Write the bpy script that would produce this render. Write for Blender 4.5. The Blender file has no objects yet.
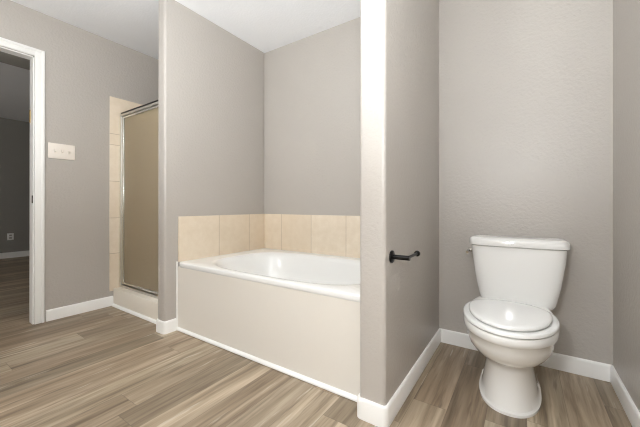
import bpy, bmesh, math, random
from mathutils import Vector, Matrix
random.seed(4)
SC = bpy.context.scene
COL = SC.collection

# ------------------------------------------------------------------ camera
cd = bpy.data.cameras.new('camera')
cd.sensor_fit = 'HORIZONTAL'; cd.sensor_width = 36.0
cd.lens = 36.0 * 304.565 / 640.0
cd.shift_y = -(213.5 - 205.296) / 640.0
cd.clip_start = 0.02
cam = bpy.data.objects.new('camera', cd); COL.objects.link(cam)
yaw = math.radians(33.7277); pit = math.radians(0.0559); rol = math.radians(0.0515)
fw = Vector((-math.sin(yaw) * math.cos(pit), math.cos(yaw) * math.cos(pit), math.sin(pit)))
ri = Vector((math.cos(yaw), math.sin(yaw), 0)); up = ri.cross(fw)
ri2 = ri * math.cos(rol) + up * math.sin(rol); up2 = up * math.cos(rol) - ri * math.sin(rol)
M = Matrix((ri2, up2, -fw)).transposed().to_4x4(); M.translation = (0, 0, 0.9233)
cam.matrix_world = M
SC.camera = cam

# ------------------------------------------------------------------ world, lights, exposure
w = bpy.data.worlds.new('world'); SC.world = w; w.use_nodes = True
w.node_tree.nodes['Background'].inputs[0].default_value = (0.9, 0.95, 1, 1)
w.node_tree.nodes['Background'].inputs[1].default_value = 0.15
def area(name, loc, to, sx, sy, e, colr):
    l = bpy.data.lights.new(name, 'AREA'); l.shape = 'RECTANGLE'; l.size = sx; l.size_y = sy
    l.energy = e; l.color = colr
    o = bpy.data.objects.new(name, l); COL.objects.link(o); o.location = loc
    o.rotation_euler = (Vector(to) - Vector(loc)).to_track_quat('-Z', 'Y').to_euler()
    return o
area('bounce_flash', (0.04, -0.20, 1.25), (-0.02, 0.05, 2.44), 0.30, 0.30, 34, (0.925, 0.97, 1.0))
area('bounce_flash', (-1.15, -0.25, 1.25), (-1.35, 0.00, 2.44), 0.30, 0.30, 25.5, (0.925, 0.97, 1.0))
area('flash_spill', (-0.21, -0.25, 1.25), (-0.15, 2.0, -0.1), 0.13, 0.10, 9.2, (0.96, 0.985, 1.0))
area('ceiling_fill', (-1.50, -0.6, 2.41), (-1.5, -0.6, 0), 0.5, 0.5, 8, (1.0, 0.985, 0.965))  # added downward fill under the ceiling, no known fixture there
area('bedroom_fill', (-5.6, -2.7, 1.2), (-5.6, 0.6, 2.6), 1.4, 1.0, 22, (1.0, 0.98, 0.95))  # added lamp aimed upward to brighten the dim bedroom, no known window
vs = SC.view_settings
vs.view_transform = 'Standard'; vs.look = 'None'; vs.exposure = 0.42; vs.gamma = 1.0; vs.use_curve_mapping = False
SC.cycles.filter_width = 1.15; SC.cycles.max_bounces = 10; SC.cycles.diffuse_bounces = 6

# ------------------------------------------------------------------ measured planes (metres)
XL = -3.158; XR = 0.391; XA = -2.1426; XP = -2.2408
YPF = 1.2; YF = 1.2914; YB = 2.2132; YT = 2.1753; YW = YT + 0.007; YC = 1.2783
PLX = -0.599; PRX = -0.477; YP = 1.205
H = 2.44; HB = 0.0885; RIM = 0.5024; TILE = 0.8408
YN = -1.3      # wall behind the camera

# ------------------------------------------------------------------ materials
def lin(r, g, b):
    f = lambda c: c / 12.92 if c <= 0.04045 else ((c + 0.055) / 1.055) ** 2.4
    return (f(r / 255), f(g / 255), f(b / 255), 1)
def mat(name, base, rough=0.5, metal=0.0, coat=0.0):
    m = bpy.data.materials.new(name); m.use_nodes = True
    b = m.node_tree.nodes['Principled BSDF']
    b.inputs['Base Color'].default_value = base; b.inputs['Roughness'].default_value = rough
    b.inputs['Metallic'].default_value = metal; b.inputs['Coat Weight'].default_value = coat
    b.inputs['Coat Roughness'].default_value = 0.05
    return m
class NT:
    def __init__(s, m): s.t = m.node_tree; s.b = s.t.nodes['Principled BSDF']
    def n(s, kind, **kw):
        o = s.t.nodes.new(kind)
        for k, v in kw.items(): setattr(o, k, v)
        return o
    def l(s, a, b): s.t.links.new(a, b)
    def math(s, op, a, b=None, c=None):
        o = s.n('ShaderNodeMath', operation=op)
        for i, v in enumerate((a, b, c)):
            if v is None: continue
            if isinstance(v, (int, float)): o.inputs[i].default_value = v
            else: s.l(v, o.inputs[i])
        return o.outputs[0]
    def comb(s, x, y, z=0.0):
        o = s.n('ShaderNodeCombineXYZ')
        for i, v in enumerate((x, y, z)):
            if isinstance(v, (int, float)): o.inputs[i].default_value = v
            else: s.l(v, o.inputs[i])
        return o.outputs[0]
    def mix(s, f, a, b, mode='MIX'):
        o = s.n('ShaderNodeMix', data_type='RGBA', blend_type=mode)
        for sock, v in ((o.inputs[0], f), (o.inputs[6], a), (o.inputs[7], b)):
            if isinstance(v, (int, float)): sock.default_value = v
            elif isinstance(v, tuple): sock.default_value = v
            else: s.l(v, sock)
        return o.outputs[2]
    def ramp(s, f, stops):
        o = s.n('ShaderNodeValToRGB'); e = o.color_ramp.elements
        while len(e) < len(stops): e.new(0.5)
        for q, (p, c) in zip(e, stops): q.position = p; q.color = c
        s.l(f, o.inputs[0]); return o.outputs[0]
    def noise(s, vec, scale, detail=4, rough=0.5):
        o = s.n('ShaderNodeTexNoise'); o.inputs['Scale'].default_value = scale
        o.inputs['Detail'].default_value = detail; o.inputs['Roughness'].default_value = rough
        s.l(vec, o.inputs['Vector']); return o.outputs['Fac']
    def bump(s, h, strength, dist):
        o = s.n('ShaderNodeBump'); o.inputs['Strength'].default_value = strength
        o.inputs['Distance'].default_value = dist
        s.l(h, o.inputs['Height']); s.l(o.outputs[0], s.b.inputs['Normal'])

def paint(name, base, rough, strength):
    m = mat(name, base, rough); t = NT(m)
    g = t.n('ShaderNodeNewGeometry').outputs['Position']
    h = t.math('ADD', t.noise(g, 62, 2, 0.5), t.math('MULTIPLY', t.noise(g, 190, 1), 0.35))
    t.bump(h, strength, 0.004)
    v = t.noise(g, 3.0, 2)
    c = t.mix(v, tuple(x * 0.97 for x in base[:3]) + (1,), tuple(min(1, x * 1.03) for x in base[:3]) + (1,))
    t.l(c, t.b.inputs['Base Color'])
    return m
M_WALL = paint('greige_wall_paint', lin(187, 181, 174), 0.34, 0.55)
M_CEIL = paint('white_ceiling_paint', lin(245, 246, 248), 0.7, 0.3)
M_TRIM = mat('white_trim_paint', lin(247, 246, 243), 0.35)
M_PORC = mat('white_porcelain', lin(238, 237, 234), 0.07, 0, 0.3)
M_PLAS = mat('white_plastic', lin(240, 240, 238), 0.08, 0, 0.3)
M_ACRY = mat('white_acrylic', lin(240, 240, 238), 0.2, 0, 0.4)
M_APRON = mat('warm_white_acrylic', lin(230, 225, 216), 0.33)
M_PAN = mat('cream_fibreglass', lin(240, 233, 220), 0.3)
M_CHROME = mat('chrome', lin(205, 205, 200), 0.16, 1)
M_ALU = mat('satin_aluminium', lin(216, 213, 206), 0.42, 1)
M_BLACK = mat('oil_rubbed_black_metal', lin(28, 27, 26), 0.3, 0.6)
M_BRASS = mat('brass', lin(200, 170, 105), 0.35, 0.8)
M_STRIKE = mat('dark_bronze', lin(70, 62, 55), 0.4, 0.7)
M_SWITCH = mat('almond_plastic', lin(240, 232, 222), 0.4)
M_SLOT = mat('dark_slot', lin(60, 55, 50), 0.6)
M_SOCK = mat('grey_plastic', lin(170, 166, 158), 0.5)
M_TOPSHADOW = mat('dark_shadow_line', lin(40, 36, 32), 0.6)  # dark colour for the painted shadow line on the shower door top

def glass_mat():
    m = mat('obscure_shower_glass', lin(226, 212, 184), 0.36); t = NT(m)
    t.b.inputs['Transmission Weight'].default_value = 0.72
    t.b.inputs['IOR'].default_value = 1.3
    g = t.n('ShaderNodeNewGeometry').outputs['Position']
    v = t.n('ShaderNodeTexVoronoi'); v.inputs['Scale'].default_value = 150; t.l(g, v.inputs['Vector'])
    t.bump(v.outputs['Distance'], 0.4, 0.002)
    return m
M_GLASS = glass_mat()

def floor_mat():
    m = mat('wood_vinyl_planks', (0.3, 0.25, 0.2, 1), 0.42); t = NT(m)
    g = t.n('ShaderNodeNewGeometry').outputs['Position']
    s = t.n('ShaderNodeSeparateXYZ'); t.l(g, s.inputs[0]); x, y = s.outputs[0], s.outputs[1]
    W = 0.1495; L = 1.22
    u = t.math('DIVIDE', t.math('SUBTRACT', x, 0.162 - 40 * W), W)
    row = t.math('FLOOR', u); fx = t.math('FRACT', u)
    wn = t.n('ShaderNodeTexWhiteNoise', noise_dimensions='1D'); t.l(row, wn.inputs['W'])
    vv = t.math('ADD', t.math('DIVIDE', y, L), t.math('MULTIPLY', wn.outputs['Value'], 7.3))
    colm = t.math('FLOOR', vv); fy = t.math('FRACT', vv)
    wn2 = t.n('ShaderNodeTexWhiteNoise', noise_dimensions='2D'); t.l(t.comb(row, t.math('ADD', colm, 5.0)), wn2.inputs['Vector'])
    rnd = wn2.outputs['Value']
    sep = t.n('ShaderNodeSeparateColor'); t.l(wn2.outputs['Color'], sep.inputs[0])
    # grain: stretched along the plank, different slice for each plank
    shift = t.math('MULTIPLY', rnd, 37.0)
    gv = t.comb(t.math('MULTIPLY', x, 1.0), t.math('ADD', t.math('MULTIPLY', y, 0.055), shift), shift)
    grain = t.noise(gv, 60, 4, 0.6)
    gv2 = t.comb(x, t.math('ADD', t.math('MULTIPLY', y, 0.05), shift), shift)
    broad = t.noise(gv2, 19, 4, 0.58)
    wob = t.math('MULTIPLY', t.math('SUBTRACT', t.noise(t.comb(t.math('MULTIPLY', x, 0.5), y, shift), 3.0, 2), 0.5), 0.05)
    gv3 = t.comb(t.math('ADD', x, wob), t.math('ADD', t.math('MULTIPLY', y, 0.085), shift), shift)
    fig = t.noise(gv3, 25, 3, 0.6)
    base = t.ramp(broad, [(0.30, lin(138, 127, 114)), (0.43, lin(181, 171, 157)), (0.55, lin(199, 190, 177)), (0.63, lin(217, 208, 196)), (0.72, lin(234, 227, 216))])
    plank = t.ramp(rnd, [(0.0, lin(198, 192, 184)), (0.5, lin(230, 223, 215)), (1.0, lin(255, 253, 247))])
    c = t.mix(0.95, base, plank, 'MULTIPLY')
    warm = t.mix(sep.outputs[1], lin(255, 242, 230), lin(250, 246, 239))
    c = t.mix(0.7, c, warm, 'MULTIPLY')
    gr = t.ramp(grain, [(0.30, lin(190, 183, 174)), (0.48, lin(244, 241, 238)), (0.65, lin(255, 255, 255))])
    c = t.mix(0.7, c, gr, 'MULTIPLY')
    streak = t.ramp(fig, [(0.30, (1, 1, 1, 1)), (0.385, (0, 0, 0, 1))])
    c = t.mix(t.math('MULTIPLY', streak, 0.6), c, lin(112, 95, 80))
    light = t.ramp(fig, [(0.64, (0, 0, 0, 1)), (0.70, (1, 1, 1, 1))])
    c = t.mix(t.math('MULTIPLY', light, 0.45), c, lin(236, 228, 216))
    e1 = t.math('LESS_THAN', t.math('MINIMUM', fx, t.math('SUBTRACT', 1.0, fx)), 0.009)
    e2 = t.math('LESS_THAN', t.math('MINIMUM', fy, t.math('SUBTRACT', 1.0, fy)), 0.0012)
    seam = t.math('MAXIMUM', e1, e2)
    c = t.mix(t.math('MULTIPLY', seam, 0.42), c, lin(84, 72, 62))
    c = t.mix(1.0, c, lin(240, 238, 233), 'MULTIPLY')
    t.l(c, t.b.inputs['Base Color'])
    t.bump(t.math('SUBTRACT', t.math('MULTIPLY', grain, 0.3), seam), 0.15, 0.002)
    return m
M_FLOOR = floor_mat()

def tile_mat(name, axes, seams0, seams1, a, b, gw=0.0032):
    """cream tile; seams0 / seams1 are the grout positions along the two axes"""
    m = mat(name, a, 0.35); t = NT(m)
    g = t.n('ShaderNodeNewGeometry').outputs['Position']
    s = t.n('ShaderNodeSeparateXYZ'); t.l(g, s.inputs[0])
    seam = None; cell = None
    for ax, ss in zip(axes, (seams0, seams1)):
        for k, q in enumerate(ss):
            d = t.math('LESS_THAN', t.math('ABSOLUTE', t.math('SUBTRACT', s.outputs[ax], q)), gw / 2 + 0.0004)
            seam = d if seam is None else t.math('MAXIMUM', seam, d)
            st = t.math('MULTIPLY', t.math('GREATER_THAN', s.outputs[ax], q), 1.37 + 0.61 * k + ax)
            cell = st if cell is None else t.math('ADD', cell, st)
    n = t.noise(g, 16, 5, 0.65)
    c = t.mix(t.ramp(n, [(0.3, (0, 0, 0, 1)), (0.7, (1, 1, 1, 1))]), a, b)
    if cell is not None:
        wn = t.n('ShaderNodeTexWhiteNoise', noise_dimensions='1D'); t.l(cell, wn.inputs['W'])
        c = t.mix(t.math('MULTIPLY', wn.outputs['Value'], 0.4), c, lin(220, 200, 172))
        c = t.mix(t.math('MULTIPLY', seam, 0.8), c, lin(168, 148, 122))
        t.bump(t.math('SUBTRACT', t.math('MULTIPLY', n, 0.2), seam), 0.25, 0.002)
    t.l(c, t.b.inputs['Base Color'])
    return m
TA, TB = lin(239, 226, 207), lin(229, 214, 192)

# ------------------------------------------------------------------ mesh helpers
def link(name, bm, m, parent=None, smooth=False, kind=None, angle=None):
    bmesh.ops.recalc_face_normals(bm, faces=bm.faces)
    me = bpy.data.meshes.new(name); bm.to_mesh(me); bm.free()
    if smooth:
        for p in me.polygons: p.use_smooth = True
    if angle: me.set_sharp_from_angle(angle=math.radians(angle))
    o = bpy.data.objects.new(name, me); COL.objects.link(o)
    me.materials.append(m)
    if parent is not None:
        o.parent = parent; o.matrix_parent_inverse = Matrix.Translation(-parent.location)
    if kind: o['kind'] = kind
    return o
def bx(bm, x0, x1, y0, y1, z0, z1, bev=0.0, seg=3, vert_only=False):
    vs_ = [bm.verts.new((x, y, z)) for z in (z0, z1) for x, y in ((x0, y0), (x1, y0), (x1, y1), (x0, y1))]
    F = [(0, 3, 2, 1), (4, 5, 6, 7), (0, 1, 5, 4), (1, 2, 6, 5), (2, 3, 7, 6), (3, 0, 4, 7)]
    fs = [bm.faces.new([vs_[i] for i in f]) for f in F]
    if bev:
        es = list({e for f in fs for e in f.edges})
        if vert_only: es = [e for e in es if abs(e.verts[0].co.z - e.verts[1].co.z) > 1e-6]
        bmesh.ops.bevel(bm, geom=es, offset=bev, segments=seg, affect='EDGES', profile=0.5)
def box_obj(name, dims, m, bev=0.0, kind=None, parent=None, vert_only=False, seg=3):
    bm = bmesh.new(); bx(bm, *dims, bev=bev, vert_only=vert_only, seg=seg)
    return link(name, bm, m, parent, smooth=bev > 0, kind=kind, angle=35 if bev else None)
def loft(bm, rings, cap0=True, cap1=True):
    R = [[bm.verts.new(p) for p in r] for r in rings]; n = len(R[0])
    for a, b in zip(R, R[1:]):
        for i in range(n): bm.faces.new((a[i], a[(i + 1) % n], b[(i + 1) % n], b[i]))
    if cap0: bm.faces.new(R[0][::-1])
    if cap1: bm.faces.new(R[-1])
def tube(bm, pts, rad, n=16):
    pts = [Vector(q) for q in pts]
    rs = rad if isinstance(rad, (list, tuple)) else [rad] * len(pts)
    rings = []; prev = None
    for i, q in enumerate(pts):
        d = (pts[min(i + 1, len(pts) - 1)] - pts[max(i - 1, 0)]).normalized()
        ref = prev if prev is not None else (Vector((0, 0, 1)) if abs(d.z) < 0.9 else Vector((1, 0, 0)))
        a = (ref - d * ref.dot(d)).normalized(); prev = a; b = d.cross(a)
        rings.append([q + (a * math.cos(t) + b * math.sin(t)) * rs[i] for t in (2 * math.pi * k / n for k in range(n))])
    loft(bm, rings)
def empty(name, loc, label, cat, group=None):
    o = bpy.data.objects.new(name, None); o.empty_display_size = 0.1; COL.objects.link(o); o.location = loc
    o['label'] = label; o['category'] = cat
    if group: o['group'] = group
    return o

# ------------------------------------------------------------------ the room shell
def S(name, dims, m, **k): return box_obj(name, dims, m, kind='structure', **k)
S('floor', (-7.6, XR + 0.15, -3.0, 3.2, -0.1, 0.0), M_FLOOR)
S('ceiling', (-7.6, XR + 0.15, -3.0, 3.2, H, H + 0.1), M_CEIL)
# left wall with the doorway (opening y -0.09 .. 0.723, z up to 2.07)
DY0, DY1, DZ = -0.090, 0.734, 2.080
bm = bmesh.new()
bx(bm, XL - 0.085, XL, YN - 0.12, DY0, 0, H); bx(bm, XL - 0.085, XL, DY0, DY1, DZ, H); bx(bm, XL - 0.085, XL, DY1, YB + 0.12, 0, H)
link('wall_left', bm, M_WALL, kind='structure')
S('wall_back', (XL, PLX + 0.02, YB, YB + 0.12, 0, H), M_WALL)
S('wall_far', (PLX + 0.02, XR + 0.12, YW, YW + 0.12, 0, H), M_WALL)
S('wall_right', (XR, XR + 0.12, YN - 0.12, YW, 0, H), M_WALL)
S('wall_front', (XL, XR, YN - 0.12, YN, 0, H), M_WALL)
S('wall_shower_side', (XP, XA, YPF, YB, 0, H), M_WALL, bev=0.017, vert_only=True, seg=4)
S('wall_partition', (PLX, PRX, YP, YW + 0.002, 0, H), M_WALL, bev=0.017, vert_only=True, seg=4)
# the dim room beyond the doorway
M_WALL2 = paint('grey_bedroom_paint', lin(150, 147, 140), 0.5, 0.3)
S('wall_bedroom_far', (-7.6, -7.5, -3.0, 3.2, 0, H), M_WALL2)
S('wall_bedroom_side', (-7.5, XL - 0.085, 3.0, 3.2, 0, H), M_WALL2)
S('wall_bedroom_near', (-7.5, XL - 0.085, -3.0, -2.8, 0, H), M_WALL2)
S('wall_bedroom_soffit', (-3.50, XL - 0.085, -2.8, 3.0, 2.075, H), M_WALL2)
S('baseboard_bedroom', (-7.5, -7.487, -2.8, 3.0, 0, 0.10), M_TRIM)

# baseboards with a rounded top edge
def board(bm, p0, p1, nrm, h=HB, th=0.012):
    p0 = Vector(p0 + (0,)); p1 = Vector(p1 + (0,)); n = Vector(nrm + (0,))
    prof = [(0, 0), (th, 0), (th, h - 0.012), (th * 0.8, h - 0.004), (th * 0.45, h), (0, h)]
    r = [[p + n * a + Vector((0, 0, z)) for a, z in prof] for p in (p0, p1)]
    loft(bm, r)
def base(name, segs):
    bm = bmesh.new()
    for s_ in segs: board(bm, *s_)
    link(name, bm, M_TRIM, kind='structure', smooth=True, angle=40)
base('baseboard_left', [((XL, DY1 + 0.072), (XL, YC + 0.002), (1, 0)), ((XL, YN), (XL, DY0 - 0.072), (1, 0))])
def wrap(name, pts, h=HB, th=0.012):
    """continuous board along a plan polyline, outward on its right-hand side"""
    prof = [(0, 0), (th, 0), (th, h - 0.012), (th * 0.8, h - 0.004), (th * 0.45, h), (0, h)]
    P_ = [Vector((a, b)) for a, b in pts]; rings = []
    for i, q in enumerate(P_):
        ns = []
        if i > 0: d = (q - P_[i - 1]).normalized(); ns.append(Vector((d.y, -d.x)))
        if i < len(P_) - 1: d = (P_[i + 1] - q).normalized(); ns.append(Vector((d.y, -d.x)))
        n = ns[0] if len(ns) == 1 else (ns[0] + ns[1]) / (1 + ns[0].dot(ns[1]))
        rings.append([(q.x + n.x * a, q.y + n.y * a, z) for a, z in prof])
    bm = bmesh.new(); loft(bm, rings)
    link(name, bm, M_TRIM, kind='structure', smooth=True, angle=40)
def rnd(cx, cy, r, a0, a1, n=4):
    return [(cx + r * math.cos(math.radians(a0 + (a1 - a0) * k / n)), cy + r * math.sin(math.radians(a0 + (a1 - a0) * k / n))) for k in range(n + 1)]
r_ = 0.013
wrap('baseboard_shower_side', [(XP, YC)] + rnd(XP + r_, YPF + r_, r_, 180, 270) + rnd(XA - r_, YPF + r_, r_, 270, 360) + [(XA, YF + 0.01)])
wrap('baseboard_partition', [(PLX, YF + 0.01)] + rnd(PLX + r_, YP + r_, r_, 180, 270) + rnd(PRX - r_, YP + r_, r_, 270, 360) + [(PRX, YW)])
base('baseboard_far', [((PRX, YW), (XR, YW), (0, -1))])
base('baseboard_right', [((XR, YN), (XR, YW), (-1, 0))])
base('baseboard_front', [((XL, YN), (XR, YN), (0, 1))])

# door casing and jamb
bm = bmesh.new()
cw = 0.058
def casing_profile(p0, p1, out):
    pass
for y0, y1, z0, z1 in ((DY1, DY1 + cw, 0, DZ + cw), (DY0 - cw, DY0, 0, DZ + cw), (DY0 - 0.002, DY1 + 0.002, DZ, DZ + cw)):
    bx(bm, XL, XL + 0.016, y0, y1, z0, z1, bev=0.004, seg=2)
for y0, y1, z0, z1 in ((DY1 + 0.040, DY1 + cw, 0, DZ + cw), (DY0 - cw, DY0 - 0.040, 0, DZ + cw), (DY0 - 0.040, DY1 + 0.040, DZ + 0.040, DZ + cw)):
    bx(bm, XL + 0.012, XL + 0.021, y0, y1, z0, z1, bev=0.003, seg=2)
link('trim_1', bm, M_TRIM, kind='structure', smooth=True, angle=35)
bm = bmesh.new()
JX = XL - 0.086
bx(bm, JX, XL - 0.004, DY1 - 0.007, DY1 + 0.010, 0, DZ + 0.01); bx(bm, JX, XL - 0.004, DY0 - 0.010, DY0 + 0.007, 0, DZ + 0.01)
bx(bm, JX, XL - 0.004, DY0, DY1, DZ - 0.008, DZ + 0.01)
jamb = link('door_1', bm, M_TRIM, kind='structure')
sp = box_obj('strike_plate', (XL - 0.024, XL - 0.003, DY1 - 0.0095, DY1 - 0.006, 0.94, 1.0), M_STRIKE, bev=0.001, parent=jamb)
hg = box_obj('hinge', (JX - 0.002, JX + 0.022, DY1 - 0.010, DY1 - 0.006, 1.575, 1.675), M_BRASS, bev=0.001, parent=jamb)

# ------------------------------------------------------------------ tile
M_T1 = tile_mat('cream_tile_tub_left', (1, 2), (1.665, 2.004), (), TA, TB)
M_T2 = tile_mat('cream_tile_tub_back', (0, 2), (-1.913, -1.566, -1.214, -0.868), (), TA, TB)
M_T3 = tile_mat('cream_tile_shower_left', (1, 2), (1.59, 1.93), (0.480, 0.808, 1.147, 1.483, 1.584), TA, TB)
M_T4 = tile_mat('cream_tile_shower_back', (0, 2), (-2.9, -2.56), (0.480, 0.808, 1.147, 1.483, 1.584), TA, TB)
S('trim_2', (XA, XA + 0.009, 1.302, YB, RIM, TILE), M_T1, bev=0.002)
S('trim_3', (XA + 0.009, PLX, YB - 0.009, YB, RIM, TILE), M_T2, bev=0.002)
S('trim_4', (PLX - 0.009, PLX, 1.302, YB - 0.009, RIM, TILE), M_T1, bev=0.002)
S('trim_5', (XL, XL + 0.010, 1.25, YB, 0.135, 1.925), M_T3, bev=0.003)
S('trim_6', (XL + 0.010, XP, YB - 0.010, YB, 0.135, 1.925), M_T4, bev=0.003)
S('trim_7', (XP - 0.010, XP, 1.30, YB - 0.010, 0.135, 1.925), M_T3, bev=0.003)

# ------------------------------------------------------------------ shower pan and door
pan = empty('shower_pan', (-2.7, 1.7, 0), 'low cream shower pan with raised curb below the framed glass door', 'shower pan')
bm = bmesh.new()
bx(bm, XL + 0.011, XP - 0.011, YC, YC + 0.13, 0.0, 0.160, bev=0.006)
link('curb', bm, M_PAN, pan, smooth=True, angle=40)
bm = bmesh.new()
bx(bm, XL + 0.011, XP - 0.011, YC + 0.12, YB - 0.011, 0.0, 0.06)
link('pan_floor', bm, M_PAN, pan)
bm = bmesh.new()
qr = [(0, 0), (0.016, 0), (0.015, 0.010), (0.010, 0.018), (0, 0.022)]
loft(bm, [[(x, YC - a, z) for a, z in qr] for x in (XL + 0.012, XP - 0.0005)])
link('base_trim', bm, M_TRIM, pan, smooth=True, angle=40)

YD = 1.350
door = empty('shower_door', (-2.7, YD, 0.160), 'tall framed shower door with obscure bronze toned glass beside tan tile', 'shower door')
X0, X1, Z0, Z1 = XL + 0.0105, XP - 0.0105, 0.1605, 1.786
bm = bmesh.new(); bx(bm, X0, X0 + 0.030, YD - 0.02, YD + 0.02, Z0, Z1, bev=0.004); link('frame_jamb', bm, M_ALU, door, True, angle=35)
bm = bmesh.new(); bx(bm, X1 - 0.030, X1, YD - 0.02, YD + 0.02, Z0, Z1, bev=0.004); link('frame_jamb', bm, M_ALU, door, True, angle=35)
bm = bmesh.new(); bx(bm, X0 + 0.03, X1 - 0.03, YD - 0.02, YD + 0.02, Z1 - 0.032, Z1 - 0.012, bev=0.003); link('header_rail', bm, M_ALU, door, True, angle=35)
bm = bmesh.new(); bx(bm, X0 + 0.03, X1 - 0.03, YD - 0.022, YD + 0.02, Z1 - 0.012, Z1, bev=0.002); link('top_shadow_strip', bm, M_TOPSHADOW, door, True, angle=35)  # dark strip standing in for the shadow along the door's top rail
bm = bmesh.new(); bx(bm, X0 + 0.03, X1 - 0.03, YD - 0.02, YD + 0.02, Z0, Z0 + 0.022, bev=0.004); link('bottom_rail', bm, M_ALU, door, True, angle=35)
P0, P1, Q0, Q1 = X0 + 0.033, X1 - 0.033, Z0 + 0.03, Z1 - 0.036
bm = bmesh.new()
bx(bm, P0, P0 + 0.028, YD - 0.014, YD + 0.012, Q0, Q1, bev=0.004)
bx(bm, P1 - 0.028, P1, YD - 0.014, YD + 0.012, Q0, Q1, bev=0.004)
bx(bm, P0 + 0.028, P1 - 0.028, YD - 0.014, YD + 0.012, Q1 - 0.02, Q1, bev=0.004)
bx(bm, P0 + 0.028, P1 - 0.028, YD - 0.014, YD + 0.012, Q0, Q0 + 0.02, bev=0.004)
leaf = link('leaf_frame', bm, M_CHROME, door, True, angle=35)
bm = bmesh.new(); bx(bm, P0 + 0.026, P1 - 0.026, YD - 0.003, YD + 0.003, Q0 + 0.018, Q1 - 0.018)
link('glass_pane', bm, M_GLASS, door)

# ------------------------------------------------------------------ bathtub
tx0, tx1, ty0, ty1 = XA + 0.0005, PLX - 0.0005, YF, YB - 0.0005
tub = empty('bathtub', ((tx0 + tx1) / 2, (ty0 + ty1) / 2, 0), 'white alcove bathtub with plain apron between two painted walls', 'bathtub')
N = 128
cx, cy = (tx0 + tx1) / 2, (ty0 + ty1) / 2
def rrect(x0, x1, y0, y1, z, r):
    """rounded rectangle sampled with N points, same angular start"""
    pts = []; hx, hy = (x1 - x0) / 2, (y1 - y0) / 2; mx, my = (x0 + x1) / 2, (y0 + y1) / 2
    for k in range(N):
        a = 2 * math.pi * (k + 0.5) / N; c, s_ = math.cos(a), math.sin(a)
        # stretch the angle so that the corners line up
        c2, s2 = c * 1.0, s_ * 1.0
        t = 1.0 / max(abs(c2), abs(s2))
        x, y = c2 * t * hx, s2 * t * hy
        ax_, ay_ = abs(x) - (hx - r), abs(y) - (hy - r)
        if ax_ > 0 and ay_ > 0:
            d = math.hypot(ax_, ay_); 
            x = math.copysign(hx - r + ax_ / d * r, x); y = math.copysign(hy - r + ay_ / d * r, y)
        pts.append((mx + x, my + y, z))
    return pts
def oval(x0, x1, y0, y1, z, e):
    pts = []; hx, hy = (x1 - x0) / 2, (y1 - y0) / 2; mx, my = (x0 + x1) / 2, (y0 + y1) / 2
    for k in range(N):
        a = 2 * math.pi * (k + 0.5) / N; c, s_ = math.cos(a), math.sin(a)
        t = 1.0 / max(abs(c), abs(s_)); x, y = c * t, s_ * t
        d = (abs(x) ** e + abs(y) ** e) ** (1 / e)
        pts.append((mx + x / d * hx, my + y / d * hy, z))
    return pts
b0 = (tx0 + 0.150, tx1 - 0.10, ty0 + 0.062, ty1 - 0.10)
def ins(d, dl=None):
    dl = d if dl is None else dl
    return (b0[0] + dl, b0[1] - d, b0[2] + d, b0[3] - d)
R = [rrect(tx0, tx1, ty0 + 0.005, ty1, 0.466, 0.001), rrect(tx0, tx1, ty0 + 0.001, ty1, 0.472, 0.001), rrect(tx0, tx1, ty0, ty1, 0.478, 0.001), rrect(tx0, tx1, ty0, ty1, 0.493, 0.001),
     rrect(tx0, tx1, ty0 + 0.002, ty1, 0.4985, 0.001), rrect(tx0, tx1, ty0 + 0.008, ty1, RIM, 0.002),
     oval(*ins(-0.020), RIM, 3.6), oval(*ins(-0.006), RIM - 0.003, 3.4), oval(*ins(0.006), RIM - 0.014, 3.2),
     oval(*ins(0.016, 0.025), RIM - 0.04, 3.0), oval(*ins(0.035, 0.08), 0.36, 2.9), oval(*ins(0.06, 0.15), 0.22, 2.8),
     oval(*ins(0.085, 0.20), 0.15, 2.7), oval(*ins(0.13, 0.26), 0.118, 2.6), oval(*ins(0.2, 0.36), 0.11, 2.5)]
bm = bmesh.new(); loft(bm, R, cap0=False)
link('basin', bm, M_ACRY, tub, smooth=True, angle=60)
bm = bmesh.new(); bx(bm, tx0 + 0.001, tx1 - 0.001, ty0 + 0.004, ty0 + 0.03, 0.0, 0.468)
ap = link('apron', bm, M_APRON, tub); ap['label'] = 'warm white flat front panel'
bm = bmesh.new()
qr2 = [(0, 0.004), (0.014, 0.004), (0.014, 0.010), (0.010, 0.018), (0, 0.024)]
loft(bm, [[(x, ty0 + 0.004 - a, z) for a, z in qr2] for x in (tx0 + 0.013, tx1 - 0.013)])
link('base_trim', bm, M_TRIM, tub, smooth=True, angle=40)
bm = bmesh.new(); tube(bm, [(-1.86, cy, 0.1105), (-1.86, cy, 0.1135)], 0.032, 24)
# the drain sits at the right end, by the partition
for v in bm.verts: v.co.x += 0.82
link('drain', bm, M_CHROME, tub, smooth=True, angle=40)
bm = bmesh.new(); tube(bm, [(tx0 + 0.006, ty0 - 0.001, 0.03), (tx0 + 0.006, ty0 - 0.001, RIM + 0.005)], 0.006, 10)
link('caulk_bead', bm, M_TRIM, tub, smooth=True, angle=50)

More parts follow.
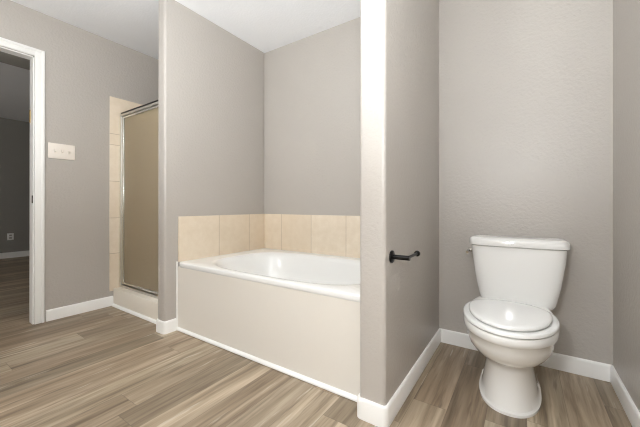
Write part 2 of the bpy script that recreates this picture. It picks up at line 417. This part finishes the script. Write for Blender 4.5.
# ------------------------------------------------------------------ toilet
TX = -0.040
def D(d): return YT - d               # distance from the wall behind the toilet -> y
toilet = empty('toilet', (TX, D(0.4), 0), 'white two piece toilet with closed lid against the far wall', 'toilet')
def egg(xc, c, f, b, hw, z, ef=2.0, eb=2.6, n=72):
    """plan outline: widest at distance c from the wall, front reaching f, back reaching b"""
    pts = []
    for k in range(n):
        a = 2 * math.pi * k / n; cc, ss = math.cos(a), math.sin(a)
        e, L_ = (ef, f - c) if ss >= 0 else (eb, c - b)
        x = math.copysign(abs(cc) ** (2 / e), cc) * hw; d = math.copysign(abs(ss) ** (2 / e), ss) * L_
        pts.append((xc + x, D(c + d), z))
    return pts
BX = -0.059; FR = -0.024
bm = bmesh.new()
foot = [(0.000, .36, .603, .12, .131, 2.3, 3), (0.012, .36, .604, .12, .132, 2.3, 3), (0.015, .36, .600, .125, .128, 2.3, 3), (0.0175, .36, .594, .13, .124, 2.3, 3), (0.05, .36, .589, .14, .117, 2.3, 3),
        (0.12, .38, .583, .14, .105, 2.2, 2.6), (0.18, .40, .582, .14, .096, 2.2, 2.6), (0.206, .42, .588, .14, .095, 2.2, 2.6),
        (0.220, .43, .608, .14, .106, 2.1, 2.6), (0.235, .44, .645, .14, .129, 2.05, 2.6), (0.256, .455, .682, .12, .151, 2.0, 2.6), (0.285, .47, .710, .10, .167, 2.0, 2.6),
        (0.320, .475, .728, .09, .176, 2.0, 2.6), (0.350, .48, .737, .08, .179, 2.0, 2.6), (0.356, .48, .744, .07, .187, 2.0, 2.6), (0.364, .48, .752, .06, .190, 2.0, 2.6),
        (0.388, .48, .756, .05, .190, 2.0, 2.6), (0.395, .48, .750, .05, .186, 2.0, 2.6)]
loft(bm, [egg(BX, c, f, b, hw, z, ef, eb) for z, c, f, b, hw, ef, eb in foot])
link('bowl', bm, M_PORC, toilet, smooth=True, angle=50)
# side ledge with bolt caps at the foot
for sx in (-1, 1):
    bm = bmesh.new()
    x = BX + sx * 0.112
    ring = lambda z, r: [(x + r * math.cos(t), D(0.31) + r * math.sin(t), z) for t in (2 * math.pi * k / 24 for k in range(24))]
    loft(bm, [ring(0.012, 0.017), ring(0.03, 0.016), ring(0.038, 0.012), ring(0.042, 0.005)])
    link('bolt_cap', bm, M_PORC, toilet, smooth=True, angle=50)
# seat ring
bm = bmesh.new()
so = [(0.4005, -.022), (0.4005, -.003), (0.403, 0.001), (0.413, 0.001), (0.4165, -.002), (0.4180, -.008), (0.4185, -.024)]
outer = [egg(BX, .48, .758 + o, .290 - o, .190 + o, z, 2.0, 2.5) for z, o in so]
inner = [egg(BX, .50, .69 + o, .34 - o, .115 + o, z, 2.0, 2.4) for z, o in ((0.4185, 0.0), (0.413, -.006), (0.4005, -.004))]
loft(bm, outer + inner + [outer[0]], cap0=False, cap1=False)
bmesh.ops.remove_doubles(bm, verts=bm.verts, dist=1e-6)
link('seat', bm, M_PLAS, toilet, smooth=True, angle=50)
# lid, slightly domed
bm = bmesh.new()
lid = [(0.4235, -.025), (0.4235, -.003), (0.426, 0.0), (0.433, 0.0), (0.4375, -.003), (0.4400, -.011), (0.4412, -.03), (0.4418, -.06), (0.4420, -.11)]
loft(bm, [egg(BX, .48, .742 + o, .345 - o, .166 + o, z, 2.0, 2.25) for z, o in lid])
link('lid', bm, M_PLAS, toilet, smooth=True, angle=50)
for sx, dd in ((-1, .60), (1, .60), (-1, .42), (1, .42)):
    bm = bmesh.new(); bx(bm, BX + sx * 0.130 - 0.008, BX + sx * 0.130 + 0.008, D(dd) - 0.012, D(dd) + 0.012, 0.3945, 0.4010, bev=0.001)
    link('bumper', bm, M_PLAS, toilet)
for sx, dd in ((-1, .58), (1, .58)):
    bm = bmesh.new(); bx(bm, BX + sx * 0.118 - 0.006, BX + sx * 0.118 + 0.006, D(dd) - 0.012, D(dd) + 0.012, 0.4170, 0.4240, bev=0.001)
    link('bumper', bm, M_PLAS, toilet)
for sx in (-1, 1):
    bm = bmesh.new(); bx(bm, BX + sx * 0.075 - 0.022, BX + sx * 0.075 + 0.022, D(0.300), D(0.262), 0.395, 0.413, bev=0.005)
    link('hinge', bm, M_PLAS, toilet, smooth=True, angle=40)
# tank
def srect(xc, hw, d0, d1, z, e=7, bow=0.0, n=96):
    pts = []; c = (d0 + d1) / 2; hd = (d1 - d0) / 2
    for k in range(n):
        a = 2 * math.pi * (k + 0.5) / n; cc, ss = math.cos(a), math.sin(a)
        t = 1 / max(abs(cc), abs(ss)); x, y = cc * t, ss * t
        q = (abs(x) ** e + abs(y) ** e) ** (1 / e); x, y = x / q, y / q
        pts.append((xc + x * hw, D(c + y * hd + (bow * (1 - x * x) if y > 0 else 0)), z))
    return pts
TK = -0.033
tk = [(0.366, .130, .03, .170), (0.370, .153, .022, .190), (0.380, .168, .015, .202), (0.40, .179, .015, .209), (0.44, .187, .015, .213), (0.49, .198, .015, .215),
      (0.55, .207, .015, .215), (0.62, .217, .015, .215), (0.68, .222, .015, .215), (0.6945, .222, .015, .214), (0.6955, .212, .018, .206), (0.700, .212, .018, .206)]
bm = bmesh.new(); loft(bm, [srect(TK, hw, d0, d1, z, 6, 0.012) for z, hw, d0, d1 in tk])
tank = link('tank', bm, M_PORC, toilet, smooth=True, angle=50)
bm = bmesh.new()
tl = [(0.6985, -.008), (0.7005, 0.0), (0.728, 0.0), (0.737, -.004), (0.743, -.012), (0.7455, -.024)]
loft(bm, [srect(TK, .233 + o, .010 - o * .4, .224 + o, z, 7, 0.013) for z, o in tl])
link('tank_lid', bm, M_PORC, toilet, smooth=True, angle=50)
# flush lever on the left side of the tank
bm = bmesh.new(); tube(bm, [(TK - 0.212, D(0.165), 0.662), (TK - 0.240, D(0.165), 0.662)], [0.013, 0.011], 16)
tube(bm, [(TK - 0.236, D(0.165), 0.662), (TK - 0.238, D(0.19), 0.660), (TK - 0.238, D(0.232), 0.654)], [0.007, 0.0065, 0.008], 12)
link('flush_lever', bm, M_CHROME, toilet, smooth=True, angle=50)

# ------------------------------------------------------------------ toilet paper holder
hx = PRX + 0.069; hz = 0.702
tp = empty('toilet_paper_holder', (PRX, 1.272, hz), 'black open arm toilet paper holder without a roll on partition wall', 'toilet paper holder')
bm = bmesh.new(); tube(bm, [(PRX + 0.0005, 1.272, hz), (PRX + 0.007, 1.272, hz), (PRX + 0.010, 1.272, hz)], [0.027, 0.027, 0.021], 28)
link('wall_flange', bm, M_BLACK, tp, smooth=True, angle=40)
bm = bmesh.new(); tube(bm, [(PRX + 0.008, 1.272, hz), (hx + 0.012, 1.272, hz)], [0.0105, 0.0105], 18)
link('post', bm, M_BLACK, tp, smooth=True, angle=40)
bm = bmesh.new(); tube(bm, [(hx, 1.272, hz), (hx, 1.413, hz)], 0.0065, 14)
arm = link('arm', bm, M_BLACK, tp, smooth=True, angle=40)
bm = bmesh.new(); bmesh.ops.create_uvsphere(bm, u_segments=20, v_segments=12, radius=0.014, matrix=Matrix.Translation((hx, 1.421, hz)))
link('ball_tip', bm, M_BLACK, tp, smooth=True)

# ------------------------------------------------------------------ switch plate and outlet
sw = empty('light_switch', (XL, 0.904, 1.365), 'white triple toggle light switch plate on wall beside the doorway', 'light switch')
box_obj('switch_plate', (XL + 0.0003, XL + 0.007, 0.816, 0.992, 1.303, 1.427), M_SWITCH, bev=0.004, parent=sw)
for k in range(3):
    yy = 0.904 + (k - 1) * 0.046
    bm = bmesh.new()
    dn = 0.5 if k == 2 else -0.5
    bx(bm, -0.004, 0.012, -0.005, 0.005, -0.012, 0.012, bev=0.002)
    bmesh.ops.rotate(bm, verts=bm.verts, cent=(0, 0, 0), matrix=Matrix.Rotation(dn, 3, 'Y'))
    bmesh.ops.translate(bm, verts=bm.verts, vec=(XL + 0.008, yy, 1.365))
    tg = link('toggle', bm, M_SWITCH, sw, smooth=True, angle=40)
    for zz in (1.395, 1.335):
        bm = bmesh.new(); tube(bm, [(XL + 0.0068, yy, zz), (XL + 0.0078, yy, zz)], 0.003, 10)
        link('screw', bm, M_SWITCH, sw, smooth=True, angle=40)
ox, oy, oz = -7.5, 1.432, 0.372
ou = empty('wall_outlet', (ox, oy, oz), 'small pale outlet plate low on the dim bedroom wall', 'outlet')
box_obj('outlet_plate', (ox + 0.0003, ox + 0.006, oy - 0.042, oy + 0.042, oz - 0.06, oz + 0.06), M_TRIM, bev=0.003, parent=ou)
for dz in (-0.022, 0.022):
    bm = bmesh.new(); bx(bm, ox + 0.005, ox + 0.0072, oy - 0.017, oy + 0.017, oz + dz - 0.014, oz + dz + 0.014, bev=0.002)
    sk = link('socket', bm, M_SOCK, ou, smooth=True, angle=40)
